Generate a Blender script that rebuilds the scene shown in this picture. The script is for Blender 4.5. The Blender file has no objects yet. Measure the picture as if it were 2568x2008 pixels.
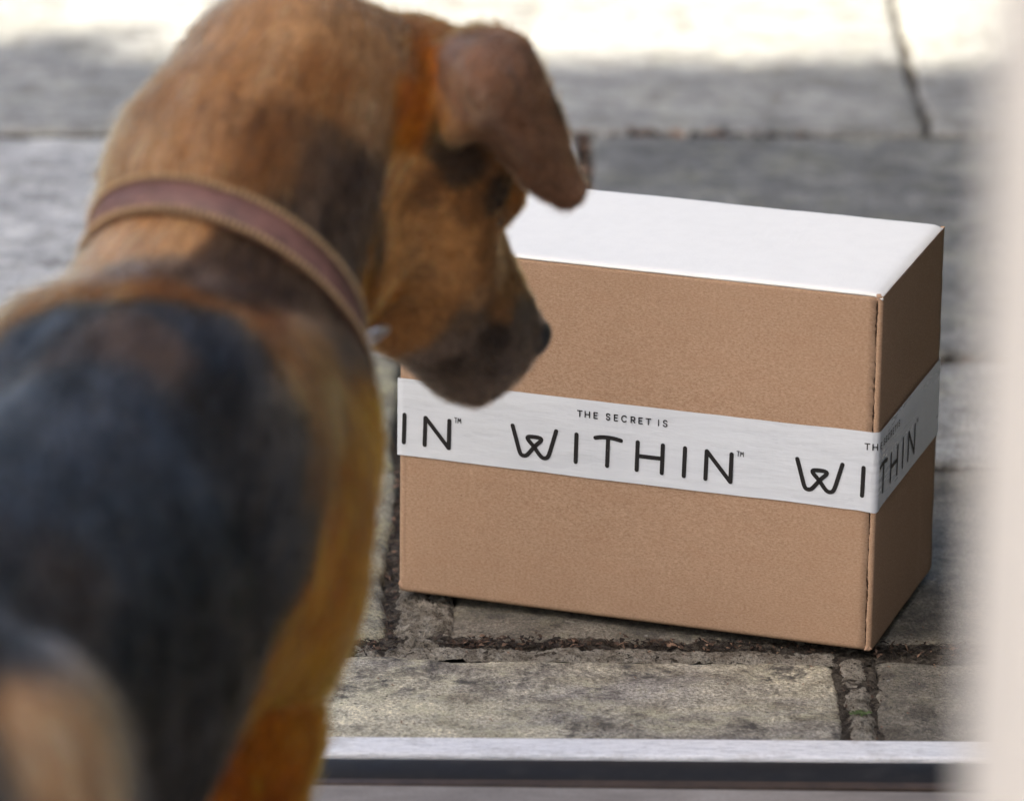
import bpy, bmesh, math, random
import numpy as np
from mathutils import Matrix, Vector, noise as mnoise

# ------------------------------------------------------------------ camera, sky, sun, exposure
scn = bpy.context.scene
col = scn.collection
CAM_H, PITCH, ROLL = 1.3562, 0.3255, 0.0122
cam_data = bpy.data.cameras.new('camera')
cam = bpy.data.objects.new('camera', cam_data)
col.objects.link(cam)
cam.matrix_world = (Matrix.Translation((0, 0, CAM_H)) @ Matrix.Rotation(math.pi/2 - PITCH, 4, 'X')
                    @ Matrix.Rotation(ROLL, 4, 'Z'))
cam_data.sensor_width = 36.0
cam_data.sensor_fit = 'HORIZONTAL'
cam_data.lens = 181.3
cam_data.clip_start = 0.05
cam_data.clip_end = 2000
cam_data.dof.use_dof = True
cam_data.dof.focus_distance = 3.70
cam_data.dof.aperture_fstop = 5.0
scn.camera = cam

SUN_ELEV, SUN_AZ = math.radians(46), math.radians(-137)     # azimuth clockwise from +Y: behind and to the left
sun_dir = Vector((math.sin(SUN_AZ)*math.cos(SUN_ELEV), math.cos(SUN_AZ)*math.cos(SUN_ELEV), math.sin(SUN_ELEV)))
world = bpy.data.worlds.new('World'); scn.world = world; world.use_nodes = True
wn = world.node_tree.nodes; wn.clear()
sky = wn.new('ShaderNodeTexSky'); sky.sky_type = 'NISHITA'; sky.sun_disc = False
sky.sun_elevation = SUN_ELEV; sky.sun_rotation = SUN_AZ
sky.air_density = 0.9; sky.dust_density = 4.6; sky.ozone_density = 1.8
bg = wn.new('ShaderNodeBackground'); bg.inputs['Strength'].default_value = 0.070
wo = wn.new('ShaderNodeOutputWorld')
world.node_tree.links.new(sky.outputs[0], bg.inputs[0]); world.node_tree.links.new(bg.outputs[0], wo.inputs[0])
sl = bpy.data.lights.new('sun', 'SUN'); sl.energy = 4.2; sl.angle = math.radians(0.3); sl.color = (1.0, 0.94, 0.84)
sun = bpy.data.objects.new('sun', sl); col.objects.link(sun)
sun.rotation_euler = sun_dir.to_track_quat('Z', 'Y').to_euler()
scn.view_settings.view_transform = 'Standard'; scn.view_settings.look = 'None'
scn.view_settings.gamma = 1.0; scn.view_settings.exposure = 2.2
scn.cycles.use_denoising = True
scn.cycles.max_bounces = 6; scn.cycles.diffuse_bounces = 4; scn.cycles.glossy_bounces = 3
scn.cycles.transparent_max_bounces = 6

# ------------------------------------------------------------------ helpers
rng = random.Random(7)
nrng = np.random.default_rng(11)

def link(o, parent=None):
    col.objects.link(o)
    if parent is not None: o.parent = parent
    return o

def tag(o, label=None, category=None, group=None, kind=None):
    if label: o['label'] = label
    if category: o['category'] = category
    if group: o['group'] = group
    if kind: o['kind'] = kind
    return o

def empty(name, loc=(0, 0, 0), rz=0.0):
    o = bpy.data.objects.new(name, None); o.empty_display_size = .05
    o.location = loc; o.rotation_euler = (0, 0, rz); col.objects.link(o); return o

def obj_from(name, verts, faces, mat=None, parent=None, smooth=False):
    me = bpy.data.meshes.new(name)
    me.from_pydata([tuple(v) for v in verts], [], [tuple(f) for f in faces]); me.update()
    if smooth: me.polygons.foreach_set('use_smooth', [True]*len(me.polygons))
    if mat: me.materials.append(mat)
    return link(bpy.data.objects.new(name, me), parent)

def obj_bm(name, bm, mat=None, parent=None, smooth=False):
    bmesh.ops.recalc_face_normals(bm, faces=bm.faces)
    me = bpy.data.meshes.new(name); bm.to_mesh(me); bm.free()
    if smooth: me.polygons.foreach_set('use_smooth', [True]*len(me.polygons))
    if mat: me.materials.append(mat)
    return link(bpy.data.objects.new(name, me), parent)

def bm_box(bm, x0, x1, y0, y1, z0, z1, bevel=0.0, seg=2):
    r = bmesh.ops.create_cube(bm, size=1.0)
    vs = r['verts']
    for v in vs:
        v.co.x = x0 if v.co.x < 0 else x1
        v.co.y = y0 if v.co.y < 0 else y1
        v.co.z = z0 if v.co.z < 0 else z1
    if bevel > 0:
        es = list({e for v in vs for e in v.link_edges})
        bmesh.ops.bevel(bm, geom=es, offset=bevel, segments=seg, profile=0.5, affect='EDGES')
    return bm

class Nodes:
    """small wrapper that keeps the node code short"""
    def __init__(self, name):
        self.mat = bpy.data.materials.new(name); self.mat.use_nodes = True
        self.t = self.mat.node_tree; self.t.nodes.clear()
        self.out = self.t.nodes.new('ShaderNodeOutputMaterial')
    def n(self, kind, **kw):
        nd = self.t.nodes.new('ShaderNode' + kind)
        for k, v in kw.items():
            if k in nd.inputs: self.set(nd, k, v)
            else: setattr(nd, k, v)
        return nd
    def set(self, nd, key, v):
        if isinstance(v, bpy.types.NodeSocket): self.t.links.new(v, nd.inputs[key])
        else: nd.inputs[key].default_value = v
    def coord(self, which='Object'): return self.n('TexCoord').outputs[which]
    def mapping(self, vec, scale=(1, 1, 1), loc=(0, 0, 0), rot=(0, 0, 0)):
        m = self.n('Mapping'); self.set(m, 'Vector', vec); m.inputs['Scale'].default_value = scale
        m.inputs['Location'].default_value = loc; m.inputs['Rotation'].default_value = rot; return m.outputs[0]
    def noise(self, vec, scale, detail=4, rough=.55, dist=0.0):
        nd = self.n('TexNoise'); self.set(nd, 'Vector', vec)
        nd.inputs['Scale'].default_value = scale; nd.inputs['Detail'].default_value = detail
        nd.inputs['Roughness'].default_value = rough; nd.inputs['Distortion'].default_value = dist
        return nd.outputs[0]
    def voronoi(self, vec, scale, feature='F1'):
        nd = self.n('TexVoronoi', feature=feature); self.set(nd, 'Vector', vec); nd.inputs['Scale'].default_value = scale
        return nd.outputs[0]
    def ramp(self, fac, stops):
        nd = self.n('ValToRGB'); self.set(nd, 'Fac', fac); cr = nd.color_ramp
        while len(cr.elements) > 1: cr.elements.remove(cr.elements[-1])
        cr.elements[0].position, c = stops[0][0], stops[0][1]
        cr.elements[0].color = c if len(c) == 4 else (*c, 1)
        for p, c in stops[1:]:
            e = cr.elements.new(p); e.color = c if len(c) == 4 else (*c, 1)
        return nd.outputs[0]
    def val(self, fac, a, b, lo=0.0, hi=1.0):
        nd = self.n('MapRange'); self.set(nd, 'Value', fac)
        nd.inputs['From Min'].default_value = a; nd.inputs['From Max'].default_value = b
        nd.inputs['To Min'].default_value = lo; nd.inputs['To Max'].default_value = hi; return nd.outputs[0]
    def mix(self, fac, a, b, blend='MIX'):
        nd = self.n('Mix', data_type='RGBA', blend_type=blend)
        self.set(nd, 0, fac)
        for i, v in ((6, a), (7, b)):
            if isinstance(v, bpy.types.NodeSocket): self.t.links.new(v, nd.inputs[i])
            else: nd.inputs[i].default_value = v if len(v) == 4 else (*v, 1)
        return nd.outputs[2]
    def math(self, op, a, b=0.0):
        nd = self.n('Math', operation=op); self.set(nd, 0, a); self.set(nd, 1, b); return nd.outputs[0]
    def bump(self, height, strength=.4, dist=.002, normal=None):
        nd = self.n('Bump'); self.set(nd, 'Height', height); nd.inputs['Strength'].default_value = strength
        nd.inputs['Distance'].default_value = dist
        if normal is not None: self.set(nd, 'Normal', normal)
        return nd.outputs[0]
    def principled(self, color, rough=.6, normal=None, spec=.4, **kw):
        p = self.n('BsdfPrincipled')
        if isinstance(color, bpy.types.NodeSocket): self.t.links.new(color, p.inputs['Base Color'])
        else: p.inputs['Base Color'].default_value = (*color, 1)
        self.set(p, 'Roughness', rough); p.inputs['Specular IOR Level'].default_value = spec
        if normal is not None: self.set(p, 'Normal', normal)
        for k, v in kw.items(): self.set(p, k, v)
        self.t.links.new(p.outputs[0], self.out.inputs['Surface']); return p

def fbm(x, y, z=0.0, o=4):
    return mnoise.fractal(Vector((x, y, z)), 1.0, 2.0, o)

# ------------------------------------------------------------------ materials of the setting
def stone_material(name, dark, mid, light, lichen, seed=0.0, lichen_amount=.5, stain=(.05, .045, .04), stain_amount=.3, wash=None):
    m = Nodes(name)
    geo = m.n('NewGeometry').outputs['Position']
    v = m.mapping(geo, loc=(seed*3.1, seed*1.7, 0))
    vs = m.mapping(v, scale=(.55, 1.6, 1))                     # sawn bedding drawn out along the slab
    big = m.noise(vs, 5.5, 5, .6, .4)
    med = m.noise(v, 34, 6, .68, .3)
    fine = m.noise(v, 190, 5, .7)
    grain = m.noise(v, 430, 3, .75)
    base = m.ramp(big, [(.28, dark), (.5, mid), (.74, light)])
    base = m.mix(m.val(med, .38, .68, 0, .6), base, light)
    if wash is not None:                                       # broad dull wash of another tone
        base = m.mix(m.val(m.noise(m.mapping(v, loc=(7, 3, 0), scale=(.5, 1.3, 1)), 7, 5, .65, .5), .46, .62, 0, .75), base, wash)
    blot = m.noise(m.mapping(v, loc=(9, 4, 0), scale=(1, 1.15, 1)), 24, 5, .65, .3)
    base = m.mix(1.0, base, m.ramp(blot, [(.36, (.66, .64, .61)), (.5, (1, 1, 1)), (.64, (1.26, 1.25, 1.22))]), 'MULTIPLY')
    base = m.mix(1.0, base, m.ramp(grain, [(.33, (.45, .44, .43)), (.5, (1, 1, 1)), (.66, (1.6, 1.6, 1.6))]), 'MULTIPLY')
    base = m.mix(1.0, base, m.ramp(fine, [(.32, (.6, .58, .56)), (.5, (1, 1, 1)), (.7, (1.25, 1.25, 1.24))]), 'MULTIPLY')
    lich = m.math('MULTIPLY', m.val(m.noise(v, 15, 6, .72, .8), .50, .58), m.val(m.noise(v, 130, 4, .7), .40, .56))
    base = m.mix(m.math('MULTIPLY', lich, lichen_amount), base, lichen)
    st = m.math('MULTIPLY', m.val(m.noise(m.mapping(v, loc=(4, 9, 0)), 11, 6, .75, .6), .50, .60), m.val(m.noise(m.mapping(v, loc=(1, 2, 0)), 90, 5, .7), .38, .58))
    base = m.mix(m.math('MULTIPLY', st, stain_amount), base, stain)
    pits = m.val(m.voronoi(m.mapping(v, scale=(1, 1.3, 1)), 120), .0, .24, 1, 0)
    pits = m.math('MULTIPLY', pits, m.val(m.noise(v, 40, 4, .6), .46, .6))
    base = m.mix(m.math('MULTIPLY', pits, .85), base, stain)
    speck = m.val(m.voronoi(m.mapping(v, loc=(2, 5, 1)), 42), .0, .07, 1, 0)
    speck = m.math('MULTIPLY', speck, m.val(m.noise(v, 7, 3), .5, .56))
    base = m.mix(m.math('MULTIPLY', speck, .85), base, (.5, .5, .48))
    h = m.math('ADD', m.math('MULTIPLY', med, .7), m.math('MULTIPLY', fine, .5))
    h = m.math('ADD', h, m.math('MULTIPLY', grain, .3))
    h = m.math('SUBTRACT', h, m.math('MULTIPLY', pits, .5))
    base = m.mix(1.0, base, (1.0, .985, .94), 'MULTIPLY')
    m.principled(base, m.val(fine, .3, .7, .62, .9), m.bump(h, .9, .007), .3)
    return m.mat

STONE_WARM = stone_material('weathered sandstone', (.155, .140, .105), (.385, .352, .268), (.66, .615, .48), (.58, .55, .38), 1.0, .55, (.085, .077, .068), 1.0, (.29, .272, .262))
STONE_OLIVE = stone_material('lichened sandstone', (.09, .085, .066), (.22, .205, .155), (.40, .375, .29), (.46, .43, .27), 2.0, .8, (.10, .10, .10), .55)
STONE_GREY = stone_material('grey yorkstone', (.08, .082, .08), (.185, .187, .182), (.36, .36, .345), (.40, .395, .29), 3.0, .45, (.06, .06, .055), .4)
STONE_PALE = stone_material('pale grey yorkstone', (.25, .253, .255), (.44, .444, .445), (.62, .622, .62), (.55, .545, .46), 4.0, .3, (.20, .195, .19), .35)
STONE_MID = stone_material('mid grey yorkstone', (.15, .15, .146), (.27, .27, .26), (.43, .43, .415), (.38, .375, .3), 6.0, .4, (.10, .09, .08), .4)
STONE_DARK = stone_material('dark grey yorkstone', (.06, .062, .062), (.15, .152, .148), (.26, .262, .255), (.33, .33, .24), 5.0, .4, (.05, .05, .05), .4)  # darkest of the yorkstone tones

STONE_WARM_DARK = stone_material('sandstone with painted shade', (.065, .058, .047), (.145, .13, .105), (.26, .235, .19), (.28, .26, .18), 8.0, .4, (.045, .04, .037), .6)  # darker copy of the sandstone with shade put into its colour

def mortar_material():
    m = Nodes('old lime mortar'); v = m.n('NewGeometry').outputs['Position']
    a = m.noise(v, 60, 6, .7, .5); b = m.noise(v, 330, 4, .65)
    c = m.ramp(a, [(.3, (.10, .085, .062)), (.46, (.26, .225, .17)), (.66, (.44, .40, .32))])
    c = m.mix(m.val(b, .5, .68, 0, .8), c, (.03, .024, .018))
    m.principled(c, .9, m.bump(m.math('ADD', a, m.math('MULTIPLY', b, .6)), 1.0, .012), .2); return m.mat
def soil_material():
    m = Nodes('dark joint soil'); v = m.n('NewGeometry').outputs['Position']
    a = m.noise(v, 160, 6, .7, .5)
    c = m.ramp(a, [(.30, (.022, .018, .014)), (.48, (.075, .062, .047)), (.66, (.20, .17, .128))])
    m.principled(c, .95, m.bump(a, 1.0, .012), .15); return m.mat
MORTAR, SOIL = mortar_material(), soil_material()

# ------------------------------------------------------------------ ground and patio
def ground_sheet():
    m = Nodes('garden earth'); v = m.n('NewGeometry').outputs['Position']
    a = m.noise(v, 3, 6, .65)
    m.principled(m.ramp(a, [(.3, (.05, .05, .025)), (.7, (.12, .11, .06))]), .95, m.bump(a, .5, .05), .2)
    s = 400
    o = obj_from('ground', [(-s, -s, -.09), (s, -s, -.09), (s, s, -.09), (-s, s, -.09)], [(0, 1, 2, 3)], m.mat)
    tag(o, kind='structure'); return o
ground_sheet()

patio = empty('patio', (0, 3.2, 0)); tag(patio, 'weathered grey and tan stone slab patio', kind='structure')

def slab(x0, x1, y0, y1, mat, z=0.0, cell=.02, dy0=0.0, dy1=0.0, relief=.0022, rag=.0035, seed=0, tilt=(0, 0)):
    """one flagstone: worn outline, rounded arris, uneven top.  dy0/dy1 = slope of the front/back edge along x"""
    nx = max(4, int((x1 - x0)/cell)); ny = max(4, int((y1 - y0)/cell))
    us = np.linspace(0, 1, nx + 1); ws = np.linspace(0, 1, ny + 1)
    def grade(t, n, L):                                        # extra rings at the edges for the arris
        e = np.array([0.0, .0025, .006, .012])/L
        inner = np.linspace(.02/L, 1 - .02/L, n)
        return np.concatenate([e, inner, 1 - e[::-1]])
    us = grade(us, nx, x1 - x0); ws = grade(ws, ny, y1 - y0)
    V, F = [], []
    drop = {0: .0075, 1: .0024, 2: .0008, 3: .0002}
    for j, w in enumerate(ws):
        for i, u in enumerate(us):
            x = x0 + (x1 - x0)*u
            ya = y0 + dy0*(x); yb = y1 + dy1*(x)
            y = ya + (yb - ya)*w
            eu = min(u, 1 - u)*(x1 - x0); ew = min(w, 1 - w)*(y1 - y0)
            fx = max(0, 1 - eu/.03); fy = max(0, 1 - ew/.03)
            x += fx*rag*2.0*fbm(x*6 + seed, y*22, seed) ; y += fy*rag*2.0*fbm(x*22, y*6 + seed, seed + 5)
            ri = min(i, len(us) - 1 - i); rj = min(j, len(ws) - 1 - j)
            d = max(drop.get(ri, 0), drop.get(rj, 0))*(1 + .7*fbm(x*30, y*30, seed))
            zz = z + relief*fbm(x*9, y*9, seed) + .0009*fbm(x*70, y*70, seed) - d
            zz += tilt[0]*(x - (x0+x1)/2) + tilt[1]*(y - (y0+y1)/2)
            V.append((x, y - 3.2, zz))
    W = len(us)
    for j in range(len(ws) - 1):
        for i in range(W - 1):
            a = j*W + i; F.append((a, a + 1, a + 1 + W, a + W))
    # skirt and underside
    ring = [i for i in range(W)] + [j*W + W - 1 for j in range(1, len(ws))] + \
           [(len(ws) - 1)*W + i for i in range(W - 2, -1, -1)] + [j*W for j in range(len(ws) - 2, 0, -1)]
    base = len(V)
    for r in ring: V.append((V[r][0], V[r][1], z - .045))
    n = len(ring)
    for k in range(n):
        a, b = ring[k], ring[(k + 1) % n]; F.append((b, a, base + k, base + (k + 1) % n))
    F.append(tuple(base + k for k in range(n)))
    o = obj_from('paving_slab', V, F, mat, patio, True)
    return o

# threshold row
slab(-.47, .236, 3.215, 3.457, STONE_WARM, -.005, .012, dy1=.004, seed=1)
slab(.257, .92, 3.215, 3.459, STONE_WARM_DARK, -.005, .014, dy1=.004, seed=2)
slab(-1.15, -.49, 3.215, 3.457, STONE_WARM, -.002, .03, seed=3)
slab(.94, 1.6, 3.215, 3.457, STONE_WARM, -.002, .03, seed=4)
# row under the box
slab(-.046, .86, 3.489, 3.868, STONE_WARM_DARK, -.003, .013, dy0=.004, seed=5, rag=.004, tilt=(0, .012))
slab(-.62, -.0905, 3.487, 3.842, STONE_OLIVE, .0, .012, dy0=.004, seed=6)
slab(-1.25, -.64, 3.487, 3.846, STONE_GREY, 0, .03, seed=7)
slab(.88, 1.6, 3.489, 3.868, STONE_GREY, 0, .03, seed=8)
# next rows outwards
slab(-.66, -.094, 3.854, 4.133, STONE_OLIVE, .0, .014, seed=9)
slab(-.084, .30, 3.879, 4.135, STONE_GREY, 0, .02, seed=10)
slab(.31, 1.0, 3.884, 4.138, STONE_GREY, 0, .016, seed=11, dy0=-.01)
slab(-1.3, -.68, 3.86, 4.133, STONE_GREY, 0, .03, seed=12)
slab(1.02, 1.7, 3.88, 4.138, STONE_GREY, 0, .03, seed=13)
slab(-.58, .058, 4.158, 4.815, STONE_PALE, 0, .02, dy1=.03, seed=14)
slab(.072, .86, 4.160, 4.826, STONE_DARK, .001, .02, dy1=.02, seed=15)
slab(-1.3, -.60, 4.158, 4.79, STONE_PALE, 0, .03, dy1=.03, seed=16)
slab(.88, 1.7, 4.16, 4.84, STONE_GREY, 0, .03, seed=17)
slab(-.86, .399, 4.836, 5.52, STONE_MID, 0, .02, dy0=.03, seed=18)
slab(.408, 1.2, 4.845, 5.52, STONE_MID, 0, .02, dy0=.022, seed=19)
slab(-1.6, -.88, 4.81, 5.52, STONE_PALE, 0, .03, seed=20)
k = 30
y = 5.535
for row, dpt in enumerate((.5, .62, .45, .6, .55, .6)):
    x = -2.2 + .23*row
    while x < 2.3:
        w = rng.choice((.5, .62, .75, .9)); k += 1
        slab(x, x + w - .014, y, y + dpt - .014, rng.choice((STONE_PALE, STONE_GREY)), 0, .05, seed=k); x += w
    y += dpt
# bed under the slabs
obj_from('joint_soil', [(-2.6, .03, -.011), (2.6, .03, -.011), (2.6, 5.8, -.011), (-2.6, 5.8, -.011)], [(0, 1, 2, 3)], SOIL, patio)

def mortar_strip(x0, x1, y0, y1, z, amp=.006, cell=.004, seed=0, edge=.012):
    nx = max(3, int((x1 - x0)/cell)); ny = max(3, int((y1 - y0)/cell)); V, F = [], []
    for j in range(ny + 1):
        for i in range(nx + 1):
            u, w = i/nx, j/ny; x = x0 + (x1-x0)*u; yy = y0 + (y1-y0)*w
            e = min(u*(x1-x0), (1-u)*(x1-x0), w*(y1-y0), (1-w)*(y1-y0))
            zz = z + amp*fbm(x*38, yy*38, seed, 5) + amp*.55*fbm(x*210, yy*210, seed + 9, 3) - edge*max(0, 1 - e/.004)
            x += .003*fbm(yy*45, seed, x*9); V.append((x, yy - 3.2, zz))
    W = nx + 1
    for j in range(ny):
        for i in range(nx): a = j*W + i; F.append((a, a+1, a+1+W, a+W))
    return obj_from('mortar_fillet', V, F, MORTAR, patio, True)
def soil_fill(x0, x1, y0, y1, z=-.0058, amp=.0035, seed=0, cell=.003):
    o = mortar_strip(x0, x1, y0, y1, z, amp, cell, seed, 0.0); o.name = 'joint_soil'; o.data.materials[0] = SOIL
soil_fill(-.5, .95, 3.452, 3.494, seed=31); soil_fill(.232, .262, 3.23, 3.46, seed=32); soil_fill(-.094, -.042, 3.47, 3.87, seed=33, cell=.004)
soil_fill(.3, 1.0, 3.862, 3.888, -.006, seed=34, cell=.006); soil_fill(-.1, .95, 4.128, 4.166, -.006, seed=35, cell=.006); soil_fill(-.7, .9, 4.79, 4.87, -.006, seed=36, cell=.01)
mortar_strip(.2372, .2558, 3.23, 3.457, -.0036, .0030, .002, 1, .003)
mortar_strip(-.46, .07, 4.818, 4.838, -.009, .004, .006, 12, .004)
mortar_strip(-.0850, -.042, 3.468, 3.60, -.0035, .0055, .0022, 2, .004)
mortar_strip(-.082, -.050, 3.60, 3.865, -.008, .006, .004, 3)
mortar_strip(-.48, -.092, 3.455, 3.480, -.0055, .004, .0022, 4, .004)
mortar_strip(-.09, .236, 3.448, 3.472, -.0036, .0035, .0022, 5, .002)
mortar_strip(.08, .38, 4.829, 4.840, -.006, .007, .005, 6)
mortar_strip(.33, .9, 4.141, 4.156, -.010, .004, .005, 7)

# leaf litter in the joints: thin curled scraps and twigs nobody could count
def litter():
    V, F, MI = [], [], []
    r = random.Random(5)
    def scrap(x, y, z, L, wd, mi):
        a = r.uniform(0, math.tau); t = r.uniform(-.5, .5); c = r.uniform(-.5, .9); b = len(V)
        ca, sa = math.cos(a), math.sin(a); n = 4
        for i in range(n + 1):
            s = i/n - .5; ww = wd*math.sin(math.pi*(.08 + .84*i/n))
            zz = z + c*L*(.25 - s*s)*1.2 + t*s*L*.6
            for sd in (-1, 1):
                px, py = s*L, sd*ww*.5
                V.append((x + ca*px - sa*py, y + sa*px + ca*py - 3.2, zz + sd*ww*.25*r.uniform(.2, 1)))
        for i in range(n):
            F.append((b+2*i, b+2*i+1, b+2*i+3, b+2*i+2)); MI.append(mi)
    def fill(x0, x1, y0, y1, z, n, big=1.0):
        for _ in range(n):
            tw = r.random() < .3
            L = r.uniform(.003, .009)*big*(1.5 if tw else 1); wd = L*(.1 if tw else r.uniform(.3, .65))
            scrap(r.uniform(x0, x1), r.uniform(y0, y1), z + r.uniform(0, .006), L, wd, r.choice((0, 0, 0, 2, 2, 2, 2, 1)))
    fill(-.055, .12, 3.470, 3.488, -.006, 480, .75); fill(.12, .235, 3.471, 3.488, -.007, 200, .7)
    fill(.26, .62, 3.463, 3.488, -.006, 620, .8); fill(-.092, -.083, 3.48, 3.86, -.006, 260, .6)
    fill(-.12, -.08, 3.458, 3.488, -.006, 110, .6); fill(.2362, .2380, 3.23, 3.46, -.007, 40, .5); fill(.2552, .2572, 3.23, 3.46, -.007, 40, .5)
    fill(.05, .3, 4.828, 4.846, -.006, 130, 2.2); fill(.058, .072, 4.5, 4.82, -.008, 120, 2.0)
    fill(.3, .9, 4.137, 4.16, -.008, 200, 1.4); fill(.3, .9, 3.872, 3.884, -.010, 90)
    fill(-.6, .0, 4.80, 4.83, -.012, 60, 2.0)
    for _ in range(46): scrap(r.uniform(-.12, .36), r.uniform(3.30, 3.455), .0025, r.uniform(.0015, .0045), .0012, r.choice((0, 1)))
    for _ in range(30): scrap(r.uniform(.27, .5), r.uniform(3.30, 3.9), .0025, r.uniform(.002, .005), .0014, r.choice((0, 1, 2)))
    for _ in range(16): scrap(.246 + r.gauss(0, .003), 3.348 + r.gauss(0, .002), -.001, r.uniform(.003, .005), .003, 3)
    for _ in range(260):                                       # grit and crumbs spilled beside the joints
        x = r.uniform(-.45, .6); yy = 3.473 + r.gauss(0, .016); scrap(x, yy, -.003 + .003*(abs(yy - 3.473) > .016), r.uniform(.0012, .003), .0015, r.choice((0, 1, 2, 2)))
    for _ in range(50):
        x = .2465 + r.gauss(0, .010); scrap(x, r.uniform(3.3, 3.46), -.003, r.uniform(.001, .003), .0014, r.choice((0, 2, 2)))
    o = obj_from('leaf_litter', V, F, None)
    for nm, c in (('dead leaf brown', (.075, .046, .030)), ('dead leaf tan', (.25, .155, .10)), ('rotted leaf', (.022, .016, .012)), ('moss green', (.09, .125, .045))):
        m = Nodes(nm); v = m.n('NewGeometry').outputs['Position']; nz = m.noise(v, 260, 3)
        m.principled(m.mix(m.val(nz, .35, .7, 0, .7), c, tuple(q*.45 for q in c)), .8, None, .25); o.data.materials.append(m.mat)
    o.data.polygons.foreach_set('material_index', MI)
    o.location = (0, 3.2, 0)
    tag(o, 'brown leaf scraps and twigs caught in the slab joints', 'leaf litter', kind='stuff')
litter()

# ------------------------------------------------------------------ threshold and indoor floor
def white_sill_mat():
    m = Nodes('weathered white paint'); v = m.n('NewGeometry').outputs['Position']
    s = m.mapping(v, scale=(6, 60, 60)); a = m.noise(s, 9, 5, .65, .3); b = m.noise(m.mapping(v, scale=(14, 90, 90)), 14, 4, .7)
    c = m.ramp(a, [(.34, (.56, .56, .55)), (.5, (.82, .81, .79)), (.7, (.88, .87, .85))])
    c = m.mix(m.val(b, .54, .70, 0, .75), c, (.30, .28, .26)); c = m.mix(m.val(m.noise(v, 30, 4, .7), .55, .7, 0, .5), c, (.42, .39, .35))
    m.principled(c, .55, m.bump(a, .5, .002), .4); return m.mat
def rubber_mat():
    m = Nodes('dusty black rubber'); v = m.n('NewGeometry').outputs['Position']
    a = m.noise(v, 45, 5, .6); c = m.mix(m.val(a, .5, .75, 0, .5), (.012, .012, .013), (.045, .042, .04))
    m.principled(c, m.val(a, .3, .7, .6, .8), m.bump(a, .3, .001), .3); return m.mat
def plain(name, c, rough=.6, spec=.4, sc=40, var=.25, bump=.2):
    m = Nodes(name); v = m.n('NewGeometry').outputs['Position']; a = m.noise(v, sc, 5, .6)
    m.principled(m.mix(m.val(a, .3, .7, 0, 1), tuple(q*(1-var) for q in c), tuple(min(1, q*(1+var)) for q in c)), rough, m.bump(a, bump, .002), spec); return m.mat

th = empty('door_threshold', (0, 3.24, 0), .012)
tag(th, 'white painted sill with black rubber seal running across the doorway', 'threshold')
bm = bm_box(bmesh.new(), -2.0, 2.0, .013, .0445, -.03, .004, .003, 3); obj_bm('sill', bm, white_sill_mat(), th)
bm = bmesh.new()
prof = [(-.0225, -.02), (-.0225, -.002), (-.019, .0012), (-.013, .0030), (-.005, .0038), (.004, .0034), (.009, .0015), (.0118, -.003), (.0118, -.02)]
ra = [bm.verts.new((-2.0, p[0], p[1])) for p in prof]; rb = [bm.verts.new((2.0, p[0], p[1])) for p in prof]
for i in range(len(prof) - 1): bm.faces.new((ra[i], ra[i+1], rb[i+1], rb[i]))
bm.faces.new(ra); bm.faces.new(rb[::-1]); obj_bm('rubber_seal', bm, rubber_mat(), th, True)
bm = bm_box(bmesh.new(), -2.0, 2.0, -.0335, -.0235, -.03, .0012, .001, 2); obj_bm('wooden_edge_strip', bm, plain('dark stained oak', (.05, .032, .022), .6, .4, 60, .4), th)

def floor_mat():
    m = Nodes('dusty grey floor'); v = m.n('NewGeometry').outputs['Position']
    a = m.noise(m.mapping(v, scale=(.4, 1, 1)), 24, 6, .65); b = m.noise(v, 300, 3)
    c = m.ramp(a, [(.3, (.16, .138, .118)), (.55, (.27, .238, .205)), (.75, (.36, .325, .285))])
    c = m.mix(m.val(b, .45, .7, 0, .3), c, (.14, .12, .11)); m.principled(c, .7, m.bump(b, .2, .001), .4); return m.mat
bm = bm_box(bmesh.new(), -2.4, 2.4, -2.2, 3.2055, -.08, 0); o = obj_bm('indoor_floor', bm, floor_mat()); tag(o, kind='structure')

# partition end close to the camera on the right
pt = empty('partition_wall', (.1435, 1.40, 0)); tag(pt, 'cream painted wall end, close and out of focus at right edge', 'wall')
cream = plain('cream paint', (.82, .74, .64), .6, .35, 12, .03, .1)
bm = bm_box(bmesh.new(), 0, .9, 0, .11, 0.012, 2.45, .006, 3); obj_bm('wall', bm, cream, pt)
bm = bm_box(bmesh.new(), .012, .9, -.014, -.0005, .012, .14, .004, 2); obj_bm('skirting_board', bm, plain('white gloss paint', (.72, .66, .6), .4, .5, 12, .03, .05), pt)

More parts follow.
